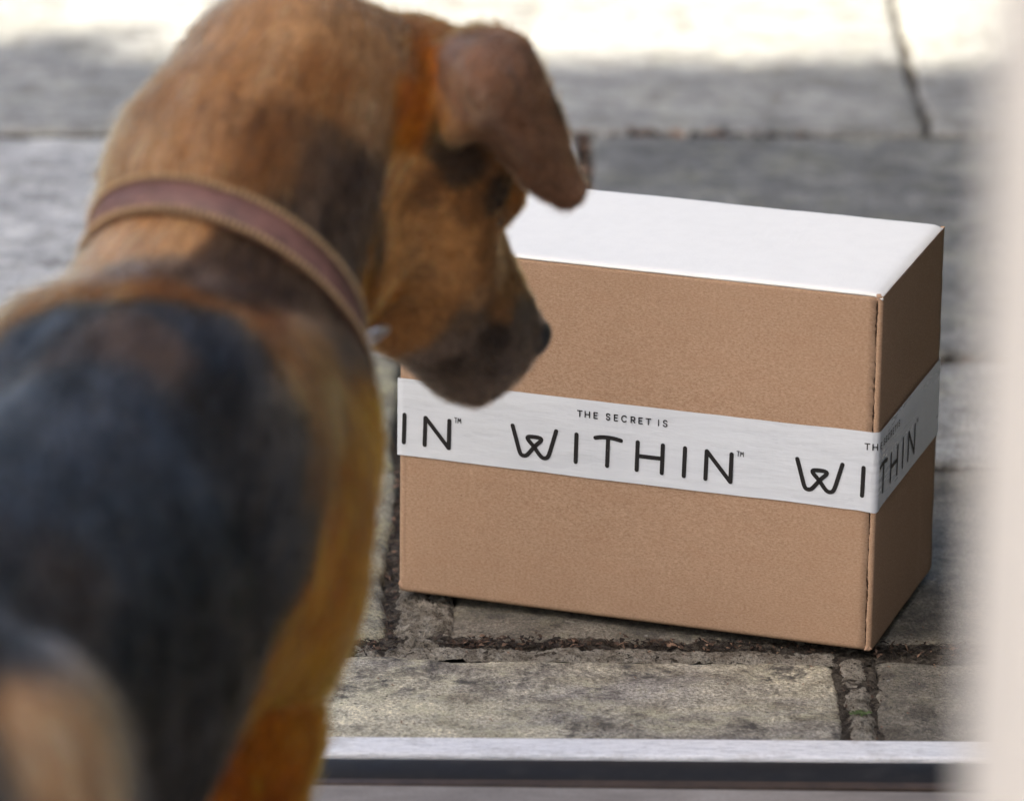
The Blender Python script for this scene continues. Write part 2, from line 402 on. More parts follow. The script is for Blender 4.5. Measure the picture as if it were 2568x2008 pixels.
# ------------------------------------------------------------------ the dog: one continuous skin grown from a blended distance field
def vv(*a): return np.array(a, float)
HEADF = vv(.40, .13, -.906); HEADF /= np.linalg.norm(HEADF)          # where the muzzle points
HEADR = np.cross(HEADF, vv(0, 0, 1)); HEADR /= np.linalg.norm(HEADR)  # its right-hand side, towards the viewer
HEADU = np.cross(HEADR, HEADF)                                       # crown direction
PR = []     # (kind, data, k, flow)
def cone(a, ra, b, rb, k=.03, flow=None):
    a, b = vv(*a), vv(*b); fl = vv(*flow) if flow is not None else (a - b)
    PR.append(('c', (a, ra, b, rb), k, fl/(np.linalg.norm(fl) + 1e-9)))
def ell(c, r, ax=None, k=.03, flow=(0, -1, 0), rot=None):
    A = np.eye(3) if ax is None else np.array(ax)
    PR.append(('e', (vv(*c), vv(*r), A), k, vv(*flow)))
def sdf_prim(p, q):
    kind, d = q[0], q[1]
    if kind == 'c':
        a, ra, b, rb = d; ab = b - a; L2 = ab @ ab
        h = np.clip(((p - a) @ ab)/L2, 0, 1)
        return np.linalg.norm(p - a - h[:, None]*ab, axis=1) - (ra + (rb - ra)*h)
    c, r, A = d; w = (p - c) @ A.T
    k0 = np.linalg.norm(w/r, axis=1); k1 = np.linalg.norm(w/(r*r), axis=1)
    return k0*(k0 - 1)/np.maximum(k1, 1e-9)
def bbox_prim(q):
    d = q[1]
    if q[0] == 'c':
        lo = np.minimum(d[0] - d[1], d[2] - d[3]); hi = np.maximum(d[0] + d[1], d[2] + d[3])
    else:
        m = d[1].max(); lo, hi = d[0] - m, d[0] + m
    return lo, hi
BACK = (-.16, -.98, -.05)
FW = vv(.200, .980, 0); SD = vv(.980, -.200, 0); AX = [SD, FW, vv(0, 0, 1)]
def B(f, s, z):                                   # body frame: f forward of the hips, s to the dog's right, z up
    p = vv(-.308, 2.27, 0) + FW*f + SD*s; return (p[0], p[1], z)
# trunk
ell(B(-.02, .008, .395), (.096, .110, .094), AX, .05, BACK)
ell(B(.16, 0, .374), (.086, .15, .098), AX, .05, BACK)
ell(B(.32, 0, .335), (.096, .17, .132), AX, .045, BACK)
ell(B(.49, 0, .335), (.094, .13, .128), AX, .045, BACK)
ell(B(.61, 0, .335), (.068, .080, .092), AX, .04, BACK)
cone(B(.0, 0, .450), .028, B(.45, 0, .438), .032, .05, BACK)          # spine and withers
ell(B(.50, 0, .420), (.070, .100, .050), AX, .05, BACK)
for s in (-1, 1):
    # hind quarters
    ell(B(-.015, s*.070 + .008, .350), (.060, .098, .118), AX, .035, (0, -.2, -1))
    cone(B(-.03, s*.082, .30), .056, B(.035, s*.090, .215), .038, .03)
    cone(B(.035, s*.090, .215), .036, B(-.095, s*.090, .105), .021, .02)
    cone(B(-.095, s*.090, .105), .022, B(-.075, s*.090, .03), .019, .015)
    ell(B(-.045, s*.090, .017), (.026, .045, .018), AX, .015, (0, 1, 0))
    # shoulder, upper arm, foreleg, paw
    ell(B(.63, s*.052, .355), (.052, .070, .078), AX, .035, (0, -.2, -1))
    ell(B(.52, s*.068, .385), (.036, .070, .080), AX, .035, (.0, -.25, -1))
    ell(B(.555, s*.074, .325), (.038, .060, .080), AX, .03, (0, -.1, -1))
    cone(B(.555, s*.057, .29), .037, B(.557, s*.049, .20), .034, .035)
    cone(B(.555, s*.050, .20), .032, B(.570, s*.046, .08), .022, .02)
    cone(B(.570, s*.046, .08), .022, B(.575, s*.046, .025), .022, .015)
    ell(B(.60, s*.046, .018), (.027, .045, .019), AX, .012, (0, 1, 0))
    for t in (-1.5, -.5, .5, 1.5):
        cone(B(.61, s*.046 + t*.011, .016), .0100, B(.638, s*.046 + t*.012, .011), .0090, .006)
        cone(B(-.03, s*.090 + t*.011, .014), .0105, B(-.005, s*.090 + t*.012, .011), .0095, .006)
# tail
cone(B(-.11, 0, .43), .032, B(-.19, .01, .33), .024, .03); cone(B(-.19, .01, .33), .026, B(-.20, .02, .20), .018, .015); cone(B(-.20, .02, .20), .018, B(-.17, .03, .10), .010, .01)
# neck
NA = vv(.321, .767, .552)
cone((-.208, 2.84, .375), .098, (-.174, 2.93, .438), .067, .04, -NA)
cone((-.174, 2.93, .438), .067, (-.138, 3.045, .518), .071, .04, -NA)
ell((-.172, 2.985, .484), (.070, .070, .070), None, .04, -NA)
cone((-.180, 2.94, .405), .050, (-.095, 3.07, .43), .048, .04, -NA)       # throat
cone((-.132, 3.045, .518), .056, (-.070, 3.085, .508), .052, .035, -NA)
# head
HM = [HEADR, HEADF, HEADU]
fl = tuple(-HEADF)
ell((-.048, 3.10, .487), (.060, .066, .048), HM, .025, fl)
ell((-.058, 3.095, .430), (.052, .060, .040), HM, .025, fl)
ell((-.054, 3.105, .396), (.043, .050, .036), HM, .025, fl)
cone((-.046, 3.118, .388), .036, (-.022, 3.140, .346), .031, .02, fl)
cone((-.032, 3.130, .415), .020, (.002, 3.152, .340), .0165, .018, fl)     # bridge of the muzzle
ell((-.027, 3.113, .344), (.026, .034, .034), HM, .016, fl)               # flews
ell((-.010, 3.140, .325), (.019, .020, .020), HM, .014, fl)
ell((-.025, 3.120, .323), (.020, .022, .022), HM, .014, fl)
cone((-.070, 3.09, .372), .030, (-.040, 3.125, .338), .022, .02, fl)      # lower jaw
ell((-.013, 3.105, .455), (.019, .028, .017), HM, .016, fl)               # brow
ell((-.017, 3.150, .453), (.016, .028, .015), HM, .016, fl)
ell((-.066, 3.068, .428), (.018, .046, .026), HM, .018, fl)               # cheek
EYE = vv(-.0165, 3.081, .438)
# ears: curved sheets sampled as overlapping discs
def ear_pts(side):
    r0 = [(-0.0477, 3.06, 0.5459), (-0.0443, 3.04, 0.53), (-0.039, 3.02, 0.5066), (-0.0174, 3.022, 0.5063), (.0093, 3.034, .4723), (.0311, 3.045, .4565)]
    r1 = [(-.0375, 3.045, .5588), (-.0270, 3.000, .5600), (-.0127, 2.985, .5468), (.0037, 2.996, .5177), (.0197, 3.020, .4854), (.0371, 3.043, .4580)]
    r2 = [(-.0279, 3.085, .5523), (-.0119, 3.066, .5584), (.0054, 3.046, .5556), (.0236, 3.040, .5184), (.0312, 3.043, .4909), (.0408, 3.047, .4635)]
    G = np.array([r0, r1, r2])
    P = []
    def cr(p, t):                                                    # Catmull-Rom through rows of points
        n = len(p) - 1; x = min(t*n, n - 1e-6); i = int(x); f = x - i
        a, b, c, d = p[max(i-1, 0)], p[i], p[min(i+1, n)], p[min(i+2, n)]
        return .5*((2*b) + (c - a)*f + (2*a - 5*b + 4*c - d)*f*f + (3*b - a - 3*c + d)*f**3)
    for v in np.linspace(0, 1, 40):
        row = np.array([cr(G[k], v) for k in range(3)])
        for u in np.linspace(0, 1, 16): P.append(cr(row, u))
    P = np.array(P)
    if side < 0:                                                     # mirrored in the head's middle plane
        c = vv(-.040, 3.105, .49); dd = (P - c) @ HEADR; P = P - 2*dd[:, None]*HEADR + HEADF*.03 - HEADU*.028 + HEADR*.006
    return P
EARS = [ear_pts(1), ear_pts(-1)]

class Field:
    def __init__(s, lo, hi, h):
        s.lo, s.h = np.array(lo), h; s.n = np.ceil((np.array(hi) - s.lo)/h).astype(int) + 1
        s.f = np.full(s.n, .2, np.float32)
    def blend(s, lo, hi, fn, k):
        i0 = np.maximum(0, np.floor((lo - k - 2*s.h - s.lo)/s.h).astype(int)); i1 = np.minimum(s.n, np.ceil((hi + k + 2*s.h - s.lo)/s.h).astype(int) + 1)
        if (i1 <= i0).any(): return
        g = np.stack(np.meshgrid(*[s.lo[d] + s.h*np.arange(i0[d], i1[d]) for d in range(3)], indexing='ij'), -1)
        d = fn(g.reshape(-1, 3)).reshape(g.shape[:3])
        sl_ = tuple(slice(i0[d_], i1[d_]) for d_ in range(3)); f = s.f[sl_]
        h = np.maximum(k - np.abs(f - d), 0)/k
        s.f[sl_] = np.minimum(f, d) - h*h*k*.25
    def sample(s, p):
        q = (p - s.lo)/s.h; i = np.clip(np.floor(q).astype(int), 0, s.n - 2); t = q - i; r = 0
        for c in range(8):
            o = np.array([c & 1, c >> 1 & 1, c >> 2 & 1]); w = np.prod(np.where(o, t, 1 - t), axis=1)
            j = i + o; r = r + w*s.f[j[:, 0], j[:, 1], j[:, 2]]
        return r
    def nets(s):
        f = s.f; ins = f < 0; n = s.n
        acc = np.zeros((*(n - 1), 3), np.float32); cnt = np.zeros(n - 1, np.float32)
        corner = [np.array([c & 1, c >> 1 & 1, c >> 2 & 1]) for c in range(8)]
        def sub(a, o): return a[o[0]:n[0]-1+o[0], o[1]:n[1]-1+o[1], o[2]:n[2]-1+o[2]]
        for a in range(8):
            for ax in range(3):
                if corner[a][ax]: continue
                o1 = corner[a]; o2 = o1.copy(); o2[ax] = 1
                fa, fb = sub(f, o1), sub(f, o2); x = (fa < 0) != (fb < 0)
                if not x.any(): continue
                t = np.where(x, fa/np.where(fa == fb, 1, fa - fb), 0)
                for d in range(3): acc[..., d] += np.where(x, o1[d] + (t if d == ax else 0), 0)
                cnt += x
        act = cnt > 0; idx = np.full(n - 1, -1, np.int64); idx[act] = np.arange(act.sum())
        cell = np.argwhere(act); V = s.lo + s.h*(cell + acc[act]/cnt[act][:, None])
        Q = []
        for ax in range(3):
            b, c = [(1, 2), (2, 0), (0, 1)][ax]
            A1 = [slice(None)]*3; A2 = [slice(None)]*3; A1[ax] = slice(0, -1); A2[ax] = slice(1, None)
            x = ins[tuple(A1)] != ins[tuple(A2)]
            e = np.argwhere(x); e = e[(e[:, b] > 0) & (e[:, c] > 0) & (e[:, b] < n[b]-1) & (e[:, c] < n[c]-1)]
            fl_ = ins[tuple(e.T)]
            def cid(db, dc):
                k = e.copy(); k[:, b] -= db; k[:, c] -= dc; return idx[tuple(k.T)]
            q = np.stack([cid(1, 1), cid(0, 1), cid(0, 0), cid(1, 0)], 1); q[~fl_] = q[~fl_][:, ::-1]; Q.append(q)
        return V, np.concatenate(Q)

FLD = Field((-.56, 2.0, -.004), (.10, 3.25, .63), .0036)
for q in PR:
    lo, hi = bbox_prim(q); FLD.blend(lo, hi, (lambda p, q=q: sdf_prim(p, q)), q[2])
for E_ in EARS:
    for i in range(0, len(E_), 16):
        blk = E_[i:i + 16]
        def fn(p, blk=blk):
            d = np.full(len(p), 9.0)
            for c in blk: d = np.minimum(d, np.linalg.norm(p - c, axis=1))
            return d - .0040
        FLD.blend(blk.min(0) - .007, blk.max(0) + .007, fn, .0045)
# eye socket pressed in, nostril line left to the nose part
FLD_V, FLD_Q = FLD.nets()
def grad(p, e=.004):
    g = np.stack([FLD.sample(p + e*np.eye(3)[i]) - FLD.sample(p - e*np.eye(3)[i]) for i in range(3)], 1)
    return g/(np.linalg.norm(g, axis=1)[:, None] + 1e-9)

# coat pattern: anchors of coat colour, some with painted sheen, light and shade, blended over the surface
TAN, TAN_D, TAN_P = vv(.42, .122, .008), vv(.28, .080, .006), vv(.52, .275, .118)
BRN, BRN_L, BRN_D = vv(.190, .078, .022), vv(.36, .180, .070), vv(.042, .023, .012)
BLK, SHEEN, GRZ = vv(.013, .0115, .0100), vv(.062, .064, .068), vv(.15, .100, .070)  # middle tone is sky sheen on the back, painted as coat colour
EARC, MUZ = vv(.225, .108, .056), vv(.110, .074, .050)
ANCH = []
def an(p, c, r=.05): ANCH.append((vv(*p), c, r))
for f in (-.10, .0, .1):
    for s in (-.05, 0, .05): an(B(f, s, .47 - abs(s)*.3), BLK*2.5, .05)
for f in (.08, .16, .25, .34):
    for s in (-1, 1):
        an(B(f, s*.095, .38), BLK, .05); an(B(f, s*.10, .31), BLK, .05); an(B(f, s*.08, .24), BLK, .05)
for s in (-1, 1):                                                   # hind legs, forelegs and underside
    an(B(.03, s*.10, .40), BLK, .05); an(B(-.02, s*.13, .35), TAN_P, .05); an(B(-.08, s*.12, .34), TAN_P, .05); an(B(-.02, s*.13, .25), TAN_P, .06)
    an(B(.0, s*.1, .12), TAN_P, .07); an(B(-.03, s*.1, .02), TAN_P, .06); an(B(-.1, s*.09, .25), TAN_P, .06)
    an(B(.55, s*.12, .27), TAN, .05); an(B(.55, s*.08, .18), TAN, .06); an(B(.57, s*.06, .05), TAN_P, .07); an(B(.62, s*.07, .33), TAN, .05)
an(B(.68, 0, .33), TAN, .06); an(B(.45, 0, .22), TAN_D, .06); an(B(.2, 0, .25), TAN_D, .05); an(B(-.15, 0, .3), TAN, .05); an(B(-.2, 0, .2), BLK, .06)
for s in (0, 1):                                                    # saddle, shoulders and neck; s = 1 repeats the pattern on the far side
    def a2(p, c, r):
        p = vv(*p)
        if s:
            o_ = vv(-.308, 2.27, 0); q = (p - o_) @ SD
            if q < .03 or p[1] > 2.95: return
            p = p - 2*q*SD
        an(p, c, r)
    for p, c, r in (((-.207, 2.559, .465), SHEEN, .040), ((-.243, 2.547, .482), SHEEN*.8, .035), ((-.173, 2.605, .431), SHEEN*.6, .04), ((-.215, 2.62, .475), SHEEN*.8, .04), ((-.185, 2.52, .445), SHEEN*.6, .045), ((-.25, 2.45, .48), SHEEN*.7, .05),
                    ((-.203, 2.783, .480), BRN*1.2, .03), ((-.190, 2.752, .478), SHEEN*.7, .022), ((-.173, 2.731, .475), SHEEN*.6, .022), ((-.150, 2.722, .462), SHEEN*.4, .020), ((-.204, 2.689, .480), GRZ*.8, .028), ((-.268, 2.709, .464), BLK*3, .03), ((-.24, 2.68, .475), GRZ*.45, .025),
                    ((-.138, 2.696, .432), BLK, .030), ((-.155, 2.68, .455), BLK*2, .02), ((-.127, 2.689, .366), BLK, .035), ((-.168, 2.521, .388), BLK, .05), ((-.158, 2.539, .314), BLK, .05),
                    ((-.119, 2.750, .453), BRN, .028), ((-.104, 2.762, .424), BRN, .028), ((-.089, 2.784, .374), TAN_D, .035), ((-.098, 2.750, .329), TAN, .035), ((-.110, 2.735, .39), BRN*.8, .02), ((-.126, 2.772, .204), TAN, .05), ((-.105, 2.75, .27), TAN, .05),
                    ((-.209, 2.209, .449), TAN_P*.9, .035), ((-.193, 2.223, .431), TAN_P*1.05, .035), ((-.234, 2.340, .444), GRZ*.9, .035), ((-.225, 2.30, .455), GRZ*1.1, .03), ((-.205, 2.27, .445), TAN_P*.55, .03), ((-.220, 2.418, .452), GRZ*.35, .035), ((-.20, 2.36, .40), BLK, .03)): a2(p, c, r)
for p, c, r in (((-.245, 2.880, .472), TAN_P, .028), ((-.275, 2.84, .46), TAN_P*.9, .03), ((-.208, 2.865, .488), TAN_P*.8, .022), ((-.29, 2.80, .455), TAN_P*.7, .03), ((-.27, 2.90, .44), BRN, .03), ((-.21, 2.83, .485), GRZ*1.1, .022),
                ((-.121, 2.856, .458), BRN_D, .030), ((-.145, 2.840, .468), BRN_D*1.3, .028), ((-.17, 2.82, .478), GRZ*.8, .022), ((-.12, 2.81, .455), BRN*.7, .022),
                ((-.213, 2.932, .526), BRN_L*.9, .030), ((-.179, 2.932, .541), BRN_L*vv(.95, 1, 1.15), .032), ((-.160, 2.96, .565), BRN_L*1.05, .03), ((-.138, 2.924, .529), BRN*.9, .034), ((-.109, 2.903, .484), BRN_D, .032), ((-.115, 2.93, .52), BRN_D*1.6, .025), ((-.098, 2.891, .447), BRN_D*.8, .030), ((-.09, 2.94, .49), BRN_D*1.2, .03),  # neck browns: lit left side and shaded right side painted in
                ((-.141, 3.007, .581), TAN_P*.8, .030), ((-.175, 3.002, .571), TAN_P*.75, .028), ((-.20, 2.99, .545), BRN_L, .028), ((-.097, 3.017, .573), BRN_L*.85, .028), ((-.11, 2.975, .55), BRN*1.2, .025), ((-.085, 2.985, .53), BRN_L*.8, .02),
                ((-.071, 3.014, .475), TAN_P*vv(1.3, 1.15, .85), .017), ((-.073, 3.008, .44), TAN_P*vv(1.35, 1.2, .9), .016), ((-.074, 3.006, .411), TAN_P*vv(1.35, 1.2, .9), .017), ((-.088, 2.99, .44), BRN_D*1.5, .016), ((-.06, 3.022, .52), TAN, .018),
                ((-.051, 3.038, .438), TAN_P*vv(.85, .72, .5), .028), ((-.062, 3.058, .371), TAN_P*vv(.75, .62, .42), .028), ((-.035, 3.045, .415), TAN_P*vv(.8, .68, .5), .025), ((-.034, 3.041, .478), BRN_D*1.3, .011), ((-.05, 3.03, .462), BRN*1.1, .014), ((-.028, 3.05, .452), BRN, .014), ((-.012, 3.06, .455), BRN_D, .010),  # dark spots below the ear: dark fur plus painted shade
                ((-.028, 3.077, .365), MUZ*1.1, .020), ((-.010, 3.092, .379), BRN, .016), ((-.042, 3.088, .330), MUZ*1.25, .022), ((-.02, 3.09, .335), MUZ*.7, .018), ((.0, 3.12, .345), MUZ*.8, .016), ((-.015, 3.10, .31), MUZ*1.6, .02), ((-.04, 3.07, .355), MUZ*1.6, .014), ((-.012, 3.07, .42), BRN*1.2, .018),
                ((-.055, 3.075, .345), GRZ*1.6, .013), ((-.042, 3.078, .352), GRZ*1.8, .012), ((-.038, 3.083, .336), BRN_D*.4, .011), ((-.026, 3.074, .384), BRN_L*1.1, .012), ((-.030, 3.077, .368), BRN_L*.8, .010), ((-.012, 3.086, .352), BRN_D*.5, .013), ((-.020, 3.085, .318), GRZ*1.1, .013), ((-.003, 3.105, .335), GRZ*.8, .010), ((-.022, 3.078, .345), MUZ*1.6, .009), ((.0, 3.13, .40), BRN, .02), ((-.11, 3.00, .37), TAN, .05), ((-.10, 2.98, .42), TAN_D, .03), ((-.04, 3.09, .56), BRN*1.5, .04), ((-.02, 3.12, .5), TAN_D, .04), ((-.01, 3.12, .46), BRN, .02)):
    an(p, c, r)
for E_ in EARS:
    for i in range(4*16 + 8, len(E_), 6*16): an(E_[i], EARC, .028)
    an(E_[0*16 + 3], TAN_D, .02); an(E_[10*16 + 0], TAN_P*.7, .012); an(E_[15*16 + 0], TAN_P*.75, .012); an(E_[18*16], TAN_P*.6, .012); an(E_[12*16 + 2], TAN_P*.75, .012); an(E_[18*16 + 2], TAN_P*.7, .011); an(E_[7*16 + 4], BRN*1.2, .009); an((-.052, 3.045, .512), BRN_D, .016); an((-.050, 3.045, .53), TAN_D, .012); an(E_[14*16 + 5], BRN_D*1.8, .008); an(E_[8*16 + 6], BRN*.7, .010); an(E_[8*16 + 13], EARC*1.4, .012); an(E_[16*16 + 11], EARC*1.35, .012); an(E_[24*16+14], BRN_D*1.6, .008)  # ear hollow and crease: dark fur with shade painted in
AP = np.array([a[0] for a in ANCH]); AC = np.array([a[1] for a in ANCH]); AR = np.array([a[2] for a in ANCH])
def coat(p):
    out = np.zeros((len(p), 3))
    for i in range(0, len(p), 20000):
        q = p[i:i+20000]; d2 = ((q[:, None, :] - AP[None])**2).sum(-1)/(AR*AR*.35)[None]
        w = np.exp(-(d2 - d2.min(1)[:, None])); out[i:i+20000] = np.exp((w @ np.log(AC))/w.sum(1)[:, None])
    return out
def flow(p, nrm):
    ws, fs = [], []
    for q in PR: ws.append(np.exp(-np.clip(sdf_prim(p, q), -.05, .3)/.012)); fs.append(q[3])
    W = np.array(ws); F = np.array(fs); v = W.T @ F/(W.sum(0)[:, None] + 1e-12)
    v = v + np.array((0, 0, -.25)); v = v - (v*nrm).sum(1)[:, None]*nrm
    return v/(np.linalg.norm(v, axis=1)[:, None] + 1e-9)

def skin_mat():
    m = Nodes('dog skin under coat'); at = m.n('Attribute', attribute_name='coat')
    v = m.n('NewGeometry').outputs['Position']; a = m.noise(v, 150, 4, .65); b = m.noise(v, 26, 4, .6)
    c = m.mix(m.val(a, .35, .7, 0, .5), at.outputs['Color'], (.02, .013, .009)); c = m.mix(m.val(b, .45, .75, 0, .35), c, (.03, .02, .014))
    m.principled(c, .75, m.bump(a, .5, .004), .25); return m.mat
dog = empty('dog', (-.19, 2.78, 0)); tag(dog, 'brown and black dog in a leather collar, seen from behind, looking at the parcel', 'dog')
body = obj_from('body', FLD_V - np.array(dog.location), FLD_Q, skin_mat(), dog, True)
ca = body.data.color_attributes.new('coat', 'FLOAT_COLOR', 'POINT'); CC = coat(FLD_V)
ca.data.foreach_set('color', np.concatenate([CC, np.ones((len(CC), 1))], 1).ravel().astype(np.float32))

# fur: short strands lying along the lie of the coat
def make_fur(N=190000):
    tri = np.concatenate([FLD_Q[:, [0, 1, 2]], FLD_Q[:, [0, 2, 3]]]); P = FLD_V[tri]
    ar = np.linalg.norm(np.cross(P[:, 1] - P[:, 0], P[:, 2] - P[:, 0]), axis=1)
    cen = P.mean(1); ar *= np.where(cen[:, 2] < .12, .3, 1)
    pick = nrng.choice(len(tri), N, p=ar/ar.sum()); u = nrng.random((N, 2)); fl_ = u.sum(1) > 1; u[fl_] = 1 - u[fl_]
    R = P[pick, 0] + u[:, :1]*(P[pick, 1] - P[pick, 0]) + u[:, 1:]*(P[pick, 2] - P[pick, 0])
    nr = grad(R); fw = flow(R, nr)
    side = np.cross(nr, fw)
    headd = np.linalg.norm(R - np.array((-.03, 3.10, .42)), axis=1)
    L = np.interp(headd, [.08, .13, .24, .40], [.006, .010, .017, .021])*nrng.uniform(.65, 1.25, N)
    clump = np.array([mnoise.noise_vector(Vector(r)*38) for r in R.tolist()]) if N <= 200000 else 0
    d = fw + side*(nrng.normal(0, .16, N))[:, None] + clump*.35; d -= (d*nr).sum(1)[:, None]*nr; d /= np.linalg.norm(d, axis=1)[:, None]
    lift = np.where(nrng.random(N) < .06, nrng.uniform(.4, .75, N), nrng.uniform(.10, .30, N))[:, None]
    pts = np.stack([R - nr*.0008, R + (d*.38 + nr*lift*.42)*L[:, None], R + (d*.72 + nr*lift*.58)*L[:, None], R + (d*1.05 + nr*lift*.58)*L[:, None]], 1)
    cv = bpy.data.hair_curves.new('fur'); cv.add_curves([4]*N)
    cv.attributes['position'].data.foreach_set('vector', pts.reshape(-1).astype(np.float32) - np.tile(np.array(dog.location, np.float32), N*4))
    ra = cv.attributes.get('radius') or cv.attributes.new('radius', 'FLOAT', 'POINT')
    ra.data.foreach_set('value', np.tile(np.array([.00021, .00020, .00015, .00004], np.float32), N))
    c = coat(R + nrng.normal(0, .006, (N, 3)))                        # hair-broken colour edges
    streak = np.zeros(N)
    for t_ in np.linspace(-.022, .022, 7):                            # tone drawn out along the lie of the hair
        streak += np.array([mnoise.noise(Vector(r)) for r in ((R + fw*t_)*95).tolist()])
    streak2 = np.zeros(N)
    for t_ in np.linspace(-.008, .008, 4): streak2 += np.array([mnoise.noise(Vector(r)) for r in ((R + fw*t_)*230).tolist()])
    tone = np.array([mnoise.noise(Vector(r)*24) for r in R.tolist()])
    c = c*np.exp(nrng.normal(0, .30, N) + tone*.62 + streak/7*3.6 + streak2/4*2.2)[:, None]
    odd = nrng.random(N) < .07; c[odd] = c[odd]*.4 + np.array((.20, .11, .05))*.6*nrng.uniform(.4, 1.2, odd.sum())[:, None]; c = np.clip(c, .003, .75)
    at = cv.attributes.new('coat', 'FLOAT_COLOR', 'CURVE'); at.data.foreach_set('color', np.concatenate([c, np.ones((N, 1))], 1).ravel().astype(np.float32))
    m = Nodes('dog coat'); a = m.n('Attribute', attribute_name='coat')
    hb = m.n('BsdfHairPrincipled', model='CHIANG', parametrization='COLOR'); m.t.links.new(a.outputs['Color'], hb.inputs['Color'])
    lum = m.n('RGBToBW'); m.t.links.new(a.outputs['Color'], lum.inputs[0]); m.set(hb, 'IOR', m.val(lum.outputs[0], .015, .10, 1.50, 1.30)); hb.inputs['Roughness'].default_value = .24; hb.inputs['Radial Roughness'].default_value = .45
    m.t.links.new(hb.outputs[0], m.out.inputs['Surface']); cv.materials.append(m.mat)
    o = bpy.data.objects.new('fur', cv); link(o, dog); return o
make_fur()

# nose leather and eye
def lump(name, c, r, ax, mat, sub=4, shape=None):
    bm = bmesh.new(); bmesh.ops.create_icosphere(bm, subdivisions=sub, radius=1.0); A = np.array(ax)
    for v in bm.verts:
        q = np.array(v.co)
        if shape: q = shape(q)
        p = np.array(c) + (q*np.array(r)) @ A; v.co = Vector(p - np.array(dog.location))
    return obj_bm(name, bm, mat, dog, True)
def noseshape(q):
    q = q.copy()
    for s in (-1, 1):
        d = (q[0] - s*.55)**2 + (q[2] + .15)**2
        if q[1] > 0: q[1] -= .55*math.exp(-d/.05)
    return q
def nose_mat():
    m = Nodes('wet nose leather'); v = m.coord('Object'); a = m.voronoi(v, 900)
    m.principled((.011, .010, .010), .42, m.bump(a, .5, .0006), .5); return m.mat
lump('nose', (.0050, 3.156, .3315), (.0180, .0145, .0215), HM, nose_mat(), 4, noseshape)
em = Nodes('dark brown eye'); em.principled((.02, .009, .004), .06, None, .6)
lump('eye', EYE, (.0105, .0105, .0105), HM, em.mat, 3)

